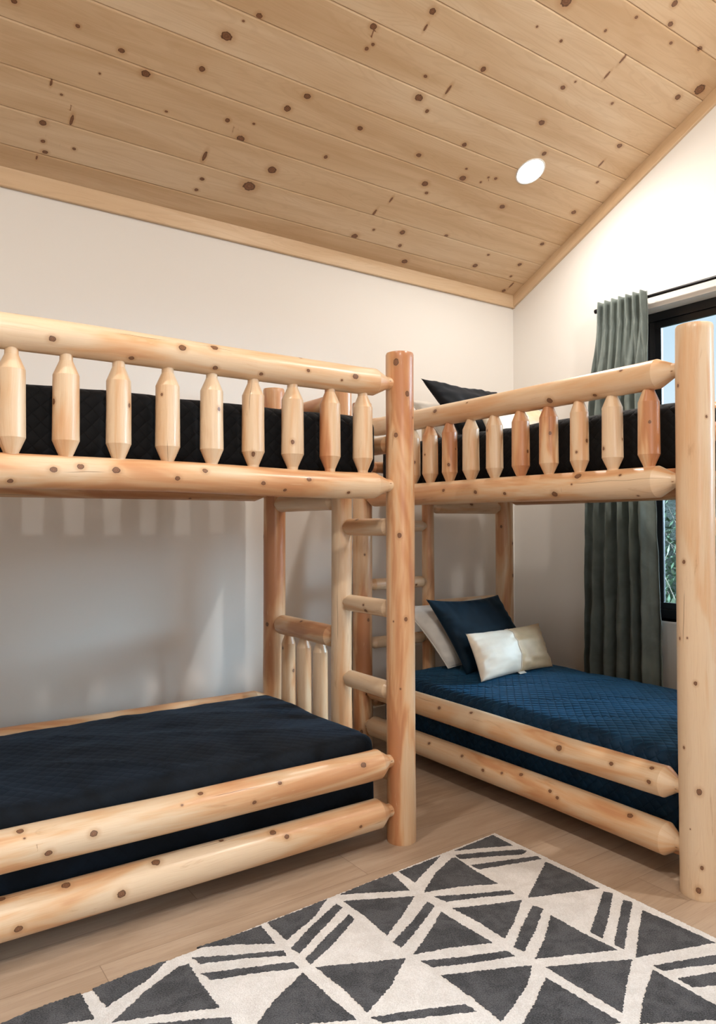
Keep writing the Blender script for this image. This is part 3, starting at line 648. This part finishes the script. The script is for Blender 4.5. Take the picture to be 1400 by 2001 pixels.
# ------------------------------------------------------------------ bedspreads
def bedspread(name, p, q, z0, z1, mat, label, seed, rad=.055, crown=.02, wave=.004, group=None, wr=0.0):
    """rounded box from p=(x0,y0) to q=(x1,y1)"""
    x0, y0 = p; x1, y1 = q; cx, cy = (x0+x1)/2, (y0+y1)/2; hx, hy = (x1-x0)/2, (y1-y0)/2; hz = (z1-z0)/2; cz = (z0+z1)/2
    n = (int(hx*2/.022), int(hy*2/.022), 12); V = []; F = []; UV = []; idx = {}
    def vid(a, b, c):
        k = (a, b, c)
        if k not in idx:
            P = np.array([(2*a/n[0]-1)*hx, (2*b/n[1]-1)*hy, (2*c/n[2]-1)*hz])
            h = np.array([hx, hy, hz]); rr = np.array([rad, rad, min(rad, hz)])
            inner = np.clip(P, -(h-rr), h-rr); d = P-inner
            dl = np.linalg.norm(d/rr)
            if dl > 1e-9: d = d/dl if dl > 1 else d
            V.append(inner+d); idx[k] = len(V)-1
        return idx[k]
    def face(vs, ax):
        F.append(vs)
        for v in vs:
            P = V[v]
            UV.append({2: (P[0], P[1]), 1: (P[0], P[2]), 0: (P[2], P[1])}[ax])
    for a in range(n[0]):
        for b in range(n[1]):
            face([vid(a, b, n[2]), vid(a+1, b, n[2]), vid(a+1, b+1, n[2]), vid(a, b+1, n[2])], 2)
            face([vid(a, b, 0), vid(a, b+1, 0), vid(a+1, b+1, 0), vid(a+1, b, 0)], 2)
    for a in range(n[0]):
        for c in range(n[2]):
            face([vid(a, 0, c), vid(a+1, 0, c), vid(a+1, 0, c+1), vid(a, 0, c+1)], 1)
            face([vid(a, n[1], c), vid(a, n[1], c+1), vid(a+1, n[1], c+1), vid(a+1, n[1], c)], 1)
    for b in range(n[1]):
        for c in range(n[2]):
            face([vid(0, b, c), vid(0, b, c+1), vid(0, b+1, c+1), vid(0, b+1, c)], 0)
            face([vid(n[0], b, c), vid(n[0], b+1, c), vid(n[0], b+1, c+1), vid(n[0], b, c+1)], 0)
    V = np.array(V); t = np.clip((V[:, 2]+hz)/(2*hz), 0, 1)
    cr_ = (1-(V[:, 0]/hx)**2)*(1-(V[:, 1]/hy)**2)
    nz = (noise2(V[:, 0]*4.5, V[:, 1]*4.5, seed)-.5)*2+(noise2(V[:, 0]*13, V[:, 1]*13, seed+4)-.5)*.9+(noise2(V[:, 0]*34, V[:, 1]*34, seed+6)-.5)*.5
    V[:, 2] += t*(crown*cr_+wave*nz)
    if wr:
        # a few soft fold lines across the spread
        for k, (ang, off) in enumerate(((.5, .12), (.62, -.22), (.45, .42), (.8, -.5))):
            dd = V[:, 0]*math.sin(ang)+V[:, 1]*math.cos(ang)-off+.03*(noise1(V[:, 0]*3, k)-.5)
            V[:, 2] += t*wr*np.exp(-(dd/.012)**2)*noise2(V[:, 0]*3, V[:, 1]*3, k)
    side = (noise2(V[:, 0]*9, V[:, 1]*9+V[:, 2]*3, seed+2)-.5)*2*.005
    edge = (np.abs(V[:, 0]) > hx-.02); V[edge, 0] += (np.sign(V[:, 0])*side)[edge]
    edge = (np.abs(V[:, 1]) > hy-.02); V[edge, 1] += (np.sign(V[:, 1])*side)[edge]
    V += np.array([cx, cy, cz])
    o = mesh(name, V, F, mat, None, uv=UV)
    return tagp(o, label, 'bedspread', group)
xl0 = ptL(Lb, 0, 0)[0]
bedspread('quilted_bedspread', (xl0+.075, 2.283+.075), (1.793-.062, 3.34-.060), .108, .404, M_DKNAVY, 'dark navy bedspread on the lower bunk along the back wall', 3, .045, .015, .006, wr=.006)
bedspread('quilted_bedspread', (xl0+.075, 2.283+.075), (1.793-.048, 3.34-.062), 1.443, 1.682, M_BLACKQ, 'black quilted bedspread on the upper bunk along the back wall', 5, .05, .01, .004)
bedspread('quilted_bedspread', (2.361+.075, 1.376+.080), (3.491-.062, 3.352-.075), .108, .416, M_NAVY, 'navy blue diamond-quilted bedspread on the lower bunk by the window', 7, .06, .022, .005, wr=-.008)
bedspread('quilted_bedspread', (2.361+.070, 1.376+.080), (3.491-.068, 3.352-.070), 1.443, 1.690, M_BLACKQ, 'black quilted bedspread on the upper bunk by the window', 9, .05, .01, .004)

# ------------------------------------------------------------------ pillows
def pillow(name, C4, T, mats, label, seed, split=None, pinch=.07, wrk=.006, piping=None, tagc=None, group=None, cat='pillow', n=44, power=.42):
    """C4: BL, BR, TR, TL world corners; T total thickness"""
    BL, BR, TR, TL = [np.array(c, float) for c in C4]
    nrm = np.cross(BR-BL, TL-BL); nrm /= np.linalg.norm(nrm)
    s = np.linspace(-1, 1, n+1); S, Tt = np.meshgrid(s, s, indexing='ij')
    def pos(S, Tt):
        s2 = S*(1-pinch*(1-Tt**2)); t2 = Tt*(1-pinch*1.1*(1-S**2))
        a = ((s2+1)/2)[..., None]; b = ((t2+1)/2)[..., None]
        return (BL*(1-a)+BR*a)*(1-b)+(TL*(1-a)+TR*a)*b
    B = pos(S, Tt); prof = (np.clip(1-S**2, 0, 1)*np.clip(1-Tt**2, 0, 1))**power
    near = 1-prof
    w1 = (noise2(S*5+2, Tt*5, seed)-.5)*wrk*2*(prof > 0)*np.clip(prof*3, 0, 1)
    # puckers radiating from the seams
    w2 = np.sin(Tt*23+noise1(Tt*3, seed)*5)*wrk*.6*np.exp(-(1-np.abs(S))*7)*np.clip(prof*4, 0, 1)
    w3 = np.sin(S*25+noise1(S*3, seed+2)*5)*wrk*.6*np.exp(-(1-np.abs(Tt))*7)*np.clip(prof*4, 0, 1)
    Vf = B+nrm*(prof*T/2+w1+w2+w3)[..., None]; Vb = B-nrm*(prof*T/2)[..., None]
    N = n+1; V = list(Vf.reshape(-1, 3)); bi = {}
    for i in range(N):
        for j in range(N):
            if i in (0, n) or j in (0, n): bi[i, j] = i*N+j
            else: bi[i, j] = len(V); V.append(Vb[i, j])
    F = []; mi = []
    for i in range(n):
        for j in range(n):
            m = 0 if split is None or s[i] < split-.001 else 1
            F.append([i*N+j, (i+1)*N+j, (i+1)*N+j+1, i*N+j+1]); mi.append(m)
            F.append([bi[i, j], bi[i, j+1], bi[i+1, j+1], bi[i+1, j]]); mi.append(m)
    o = mesh(name, np.array(V), F, mats, None, midx=mi)
    tagp(o, label, cat, group)
    def tube(nm, pts, r, mat, closed):
        pts = np.array(pts); k = len(pts); Vt = []; Ft = []
        for i in range(k):
            d = pts[(i+1) % k]-pts[i-1] if closed or 0 < i < k-1 else (pts[1]-pts[0] if i == 0 else pts[-1]-pts[-2])
            d = d/np.linalg.norm(d); a = np.cross(d, nrm); a /= np.linalg.norm(a)+1e-9; b = np.cross(d, a)
            for q in range(6): Vt.append(pts[i]+r*(math.cos(q*math.pi/3)*a+math.sin(q*math.pi/3)*b))
        for i in range(k if closed else k-1):
            for q in range(6): Ft.append([i*6+q, i*6+(q+1) % 6, ((i+1) % k)*6+(q+1) % 6, ((i+1) % k)*6+q])
        return mesh(nm, np.array(Vt), Ft, mat, o)
    if piping is not None:
        e = [(a, -1) for a in s]+[(1, a) for a in s[1:]]+[(a, 1) for a in s[::-1][1:]]+[(-1, a) for a in s[::-1][1:-1]]
        pts = [pos(np.array(a), np.array(b)) for a, b in e]
        tube('piping', pts, .0035, piping, True)
    if split is not None:
        i = int(np.argmin(np.abs(s-split))); tube('seam_piping', Vf[i]+nrm*.001, .0028, mats[0], False)
    if tagc is not None:
        a, b = tagc; P0 = pos(np.array(a), np.array(-1.)); P1 = pos(np.array(b), np.array(-1.)); dn = np.array([-.012, -.03, -.004])
        Vt = [P0, P1, P1+dn, P0+dn]; Vt = Vt+[v+np.array([0, 0, .0008]) for v in Vt]
        mesh('care_label', np.array(Vt), [[3,2,1,0],[4,5,6,7],[0,1,5,4],[1,2,6,5],[2,3,7,6],[3,0,4,7]], M_WHITEP, o, smooth=False)
    return o
for dz, lvl in ((0, 'lower'), (1.27, 'upper')):
    up_ = lvl == 'upper'
    a = (.04, 0, -.10) if up_ else (0, 0, 0); b = (-.03, 0, -.05) if up_ else (0, 0, 0); c = -.035 if up_ else 0
    pillow('bed_pillow', [(2.775, 3.10, .432+dz), (3.24, 3.08, .437+dz), (3.175, 3.245, .795+dz+a[2]), (2.535+a[0], 3.215, .785+dz+a[2])], .12, [M_WHITEP],
           f'white piped pillow leaning at the back of the {lvl} bunk by the window', 21+up_, piping=M_WHITEP, wrk=.005)
    pillow('throw_pillow', [(2.755, 2.93, .425+dz), (3.36, 2.95, .43+dz), (3.185, 3.11, .822+dz+b[2]), (2.60+b[0], 3.085, .832+dz+b[2])], .13, [M_BLACKP if up_ else M_NAVYP],
           'black square throw pillow on the upper bunk by the window' if up_ else 'navy square throw pillow on the lower bunk by the window', 31+up_, pinch=.10, wrk=.006)
    pillow('lumbar_pillow', [(2.655-c, 2.715+c, .436+dz), (3.285-c, 2.78+c, .436+dz), (3.315-c, 2.91+c, .665+dz+c), (2.675-c, 2.85+c, .665+dz+c)], .125, [M_SATW, M_GOLD],
           f'ivory and gold rectangular lumbar pillow on the {lvl} bunk by the window', 41+up_, split=.0, wrk=.0055, tagc=(-.02, .16), pinch=.07)
pillow('lumbar_pillow', [(.40, 3.14, .44), (.37, 2.58, .44), (.26, 2.58, .68), (.29, 3.16, .68)], .12, [M_GOLD, M_SATW],
       'gold and ivory lumbar pillow on the lower bunk along the back wall', 51, split=.0)

# ------------------------------------------------------------------ curtain and rod
def curtain():
    nu, nv = 300, 90; zt, zb = 2.605, .03
    u = np.linspace(0, 1, nu+1); h = np.linspace(0, 1, nv+1)     # h=0 top
    Ug, Hg = np.meshgrid(u, h, indexing='ij')
    yl = 2.838+.085*Hg**.8; yr = 2.498-.115*Hg**1.1
    # small horizontal wander
    Y = yl+(yr-yl)*(Ug+.012*np.sin(Ug*9+Hg*3)*Hg)
    npl = 7; ph = Ug*npl
    # heading: narrow pinch pleats, flat fabric between
    fr_ = ph-np.floor(ph)
    pin = np.exp(-((fr_-.5)/.20)**4)
    head = .034*pin+.004*np.sin(fr_*2*math.pi*2)
    # body: soft unequal folds
    b = .5+.5*np.sin(2*math.pi*(Ug*5.6+.22*noise1(Ug*5+Hg*1.2, 3)+.25*noise1(Hg*2.2+1, 5))+.6)
    b2 = .5+.5*np.sin(2*math.pi*(Ug*10.5+.5*noise1(Ug*6, 7)+.3*noise1(Hg*3, 8)))
    body = .062*b**1.2+.016*b2
    mx = np.clip((Hg-.055)/.16, 0, 1); mx = mx*mx*(3-2*mx)
    D = head*(1-mx)+body*mx*(1+.4*Hg)
    D += (noise2(Ug*22, Hg*24, 4)-.5)*.012*mx+(noise2(Ug*9, Hg*40, 6)-.5)*.008*mx
    # pinch point just under the heading tape
    D -= .012*np.exp(-((Hg-.058)/.012)**2)*pin
    D += .002*np.exp(-((Hg-.040)/.002)**2)
    X = 3.795-D-.006*Hg
    Z = zt+(zb-zt)*Hg+.004*pin*(Hg < .01)
    V = np.stack([X, Y, Z], -1).reshape(-1, 3); F = []
    for i in range(nu):
        for j in range(nv): a = i*(nv+1)+j; F.append([a, a+1, a+nv+2, a+nv+1])
    o = mesh('curtain', V, F, M_CURT)
    m = o.modifiers.new('cloth', 'SOLIDIFY'); m.thickness = .003; m.offset = 0
    tagp(o, 'grey-green velvet pinch-pleat curtain hanging beside the black window', 'curtain')
curtain()
def tube_obj(name, A, B, r, mat, parent=None, n=20):
    A = np.array(A, float); B = np.array(B, float); d = B-A; d /= np.linalg.norm(d)
    a = np.cross(d, [0, 0, 1.]) if abs(d[2]) < .9 else np.array([1., 0, 0]); a /= np.linalg.norm(a); b = np.cross(d, a)
    V = [P+r*(math.cos(t)*a+math.sin(t)*b) for P in (A, B) for t in np.arange(n)*2*math.pi/n]
    F = [[i, (i+1) % n, n+(i+1) % n, n+i] for i in range(n)]+[list(range(n))[::-1], list(range(n, 2*n))]
    o = mesh(name, np.array(V), F, mat, parent); m = o.modifiers.new('b', 'BEVEL'); m.width = r*.2; m.segments = 2; m.limit_method = 'ANGLE'; return o
rod = empty('curtain_rod', (3.812, 1.8, 2.573), 'thin black curtain rod mounted above the window', 'curtain rod')
tube_obj('rod', (3.812, 2.85, 2.573), (3.812, .55, 2.573), .0095, M_ROD, rod)
tube_obj('finial', (3.812, 2.872, 2.573), (3.812, 2.85, 2.573), .014, M_ROD, rod)
for y in (2.80, .62): tube_obj('bracket', (XW, y, 2.573), (3.812, y, 2.573), .006, M_ROD, rod)

# ------------------------------------------------------------------ rug
def rug():
    Rr = random.Random(3); V = []; F = []; MI = []
    corner = np.array([2.110, 2.085]); Ctr = np.array([1.17, 1.375])
    other = 2*Ctr-corner
    out = [np.array([2.110, 2.085]), np.array([other[0], 1.985]), other, np.array([2.115, 2*Ctr[1]-1.985])]
    def jag(poly, amp, step):
        res = []; n = len(poly)
        for i in range(n):
            a, b = np.array(poly[i]), np.array(poly[(i+1) % n]); L = np.linalg.norm(b-a); k = max(1, int(L/step))
            nn = np.array([-(b-a)[1], (b-a)[0]])/max(L, 1e-6)
            for j in range(k):
                p = a+(b-a)*j/k; res.append(p+nn*Rr.uniform(-amp, amp)+(b-a)/max(L, 1e-6)*Rr.uniform(-amp, amp)*.6)
        return res
    def add(poly, z0, z1, m, sides=True):
        area2 = sum(poly[i][0]*poly[(i+1) % len(poly)][1]-poly[(i+1) % len(poly)][0]*poly[i][1] for i in range(len(poly)))
        if area2 < 0: poly = poly[::-1]
        n0 = len(V); n = len(poly)
        for p in poly: V.append((p[0], p[1], z1))
        F.append([n0+i for i in range(n)]); MI.append(m)
        for p in poly: V.append((p[0], p[1], z0))
        for i in range(n): F.append([n0+i, n0+n+i, n0+n+(i+1) % n, n0+(i+1) % n]); MI.append(m)
    add(jag(out, .0020, .005), 0.0, .0180, 0)
    # the pattern: drawn shapes, and the same drawing turned half round for the other half
    def cut_in(poly):
        return [np.array([min(max(p[0], other[0]+.003), 2.108), p[1]]) for p in poly]
    for poly in RUG:
        poly = [np.array(p) for p in poly]; add(jag(cut_in(poly), .0025, .0052), .014, .0192, 1)
        c = sum(poly)/len(poly); c2 = 2*Ctr-c
        # the far half only where the drawing has nothing yet: beyond the diagonal
        a = np.array([.307, 1.995]); b = np.array([1.75, .983]); nn = np.array([b[1]-a[1], a[0]-b[0]])
        P2 = [2*Ctr-p for p in poly]
        if all((p-a) @ nn > .012*np.linalg.norm(nn) for p in P2): add(jag(cut_in(P2), .0025, .0052), .014, .0192, 1)
    o = mesh('rug', np.array(V), F, [M_RUGL, M_RUGD], midx=MI, smooth=False)
    tagp(o, 'cream shag rug with charcoal triangle and stripe pattern on the oak floor', 'rug')
rug()

# ------------------------------------------------------------------ recessed ceiling lights
LN = Vector((0, -SL, -1)).normalized()
M_EM = NT('lamp_lens'); em = M_EM.n('ShaderNodeEmission'); em.inputs[0].default_value = (1, .96, .9, 1); em.inputs[1].default_value = 30; M_EM.set(M_EM.out.inputs[0], em.outputs[0])
def downlight(x, y, label, power=LAMP_W, group=None):
    side = 1 if y > YR else -1
    z = zc(y) if side > 0 else zc(YR)-SL*(YR-y)
    nrm = np.array([0, -SL*side, -1.]); nrm /= np.linalg.norm(nrm); tx = np.array([1., 0, 0]); ty = np.cross(nrm, tx)
    c = np.array([x, y, z]); o = empty('ceiling_light', tuple(c), label, 'ceiling light', group)
    prof = [(.088, 0.0), (.088, .002), (.085, .004), (.081, .004), (.078, .002), (.076, -.012)]
    n = 40; V = []; F = []
    for r, d in prof:
        for k in range(n): t = k*2*math.pi/n; V.append(c+r*(math.cos(t)*tx+math.sin(t)*ty)+nrm*d)
    for i in range(len(prof)-1):
        for k in range(n): F.append([i*n+k, i*n+(k+1) % n, (i+1)*n+(k+1) % n, (i+1)*n+k])
    mesh('trim_ring', np.array(V), F, M_WHITE, o)
    V = [c+.0775*(math.cos(k*2*math.pi/n)*tx+math.sin(k*2*math.pi/n)*ty)+nrm*.0015 for k in range(n)]+[c+nrm*.0035]
    mesh('lens', np.array(V), [[n, k, (k+1) % n] for k in range(n)], M_EM.m, o)
    l = bpy.data.lights.new('downlight', 'AREA'); l.shape = 'DISK'; l.size = .12; l.energy = power; l.color = LAMP_COL
    lo = bpy.data.objects.new('downlight', l); COL.objects.link(lo)
    lo.location = tuple(c+nrm*.012); lo.rotation_euler = Vector(nrm).to_track_quat('-Z', 'Y').to_euler()
downlight(3.159, 2.811, 'lit round recessed light in the pine ceiling above the bunk by the window', LAMP_W*.55)
downlight(.10, 1.72, 'round recessed light in the pine ceiling above the rug', LAMP_W*.78)
downlight(2.9, .55, 'round recessed light in the pine ceiling past the ridge, on the window side')
downlight(.30, .0, 'round recessed light in the pine ceiling past the ridge, away from the window')

# ------------------------------------------------------------------ outside the window
gq = NT('rough_grass'); tcn = gq.n('ShaderNodeTexCoord'); nn_ = gq.noise(tcn.outputs['Object'], 3, 5, .7)
gq.pbsdf(gq.ramp(nn_, [(.3, (.03, .06, .015)), (.7, (.16, .17, .07))]), .9)
gr = prism('ground_outside', [(5-1, -12), (40, -12), (40, 30), (5-1, 30)], 2, -.9, -.7, gq.m)
hq = NT('wooded_slope'); tcn = hq.n('ShaderNodeTexCoord'); nn_ = hq.noise(tcn.outputs['Object'], 1.6, 6, .75)
hq.pbsdf(hq.ramp(nn_, [(.35, (.015, .03, .015)), (.55, (.07, .085, .055)), (.72, (.15, .14, .12))]), .9, hq.bump(nn_, 1, .5))
def slope_():
    n = 40; V = []; F = []
    for i in range(n+1):
        for j in range(n+1):
            x = 9+i*.6; y = -8+j*.9; z = -.7+3.6*(1-math.exp(-i*.12))*1.0+.35*float(noise2(i*.5, j*.5, 2))
            V.append((x, y, z))
    for i in range(n):
        for j in range(n): a = i*(n+1)+j; F.append([a, a+n+1, a+n+2, a+1])
    o = mesh('hillside', np.array(V), F, hq.m); o['kind'] = 'structure'
slope_()
M_LEAF = [plain('green_leaf', (.02, .045, .014), .8), plain('pale_green_leaf', (.055, .075, .04), .8)]
M_TWIG = plain('grey_brown_twig', (.16, .12, .09), .8)
def shrub(x, y, r, h, seed, label):
    e = empty('shrub', (x, y, -.7), label, 'shrub', None); R_ = random.Random(seed)
    V = []; F = []; mi = []; TV = []; TF = []
    for b in range(22):
        a = R_.uniform(0, 6.28); lean = R_.uniform(.05, .45); p = np.array([x, y, -.72]); d = np.array([math.cos(a)*lean*r/h, math.sin(a)*lean*r/h, 1.]); pts = [p]
        for k in range(8):
            d = d+np.array([R_.uniform(-.25, .25), R_.uniform(-.25, .25), R_.uniform(-.08, .05)]); p = p+d/np.linalg.norm(d)*h/8; pts.append(p)
        for k in range(8):
            rr = .014*(1-k/9); n0 = len(TV)
            for P in (pts[k], pts[k+1]):
                for q in range(4): TV.append(P+rr*np.array([math.cos(q*1.57), math.sin(q*1.57), 0]))
            TF.extend([[n0+q, n0+(q+1) % 4, n0+4+(q+1) % 4, n0+4+q] for q in range(4)])
            if k > 1:
                for _ in range(16):
                    c = pts[k]+(pts[k+1]-pts[k])*R_.random()+np.array([R_.gauss(0, .09), R_.gauss(0, .09), R_.gauss(0, .08)])
                    u = np.array([R_.gauss(0, 1) for _ in range(3)]); u /= np.linalg.norm(u); w_ = np.cross(u, [R_.random(), R_.random(), 1]); w_ /= np.linalg.norm(w_)
                    L = R_.uniform(.03, .06); n0 = len(V)
                    V.extend([c-u*L, c+w_*L*.35, c+u*L, c-w_*L*.35]); F.append([n0, n0+1, n0+2, n0+3]); mi.append(int(R_.random() < .4))
    mesh('foliage', np.array(V), F, M_LEAF, e, midx=mi, smooth=False); mesh('branches', np.array(TV), TF, M_TWIG, e)
shrub(6.0, 3.85, .45, 1.75, 1, 'leafy green shrub growing outside, seen between the curtain and the tall pale post')
shrub(8.1, 4.7, .7, 2.2, 2, 'twiggy green shrub farther from the glass, behind the nearer one')
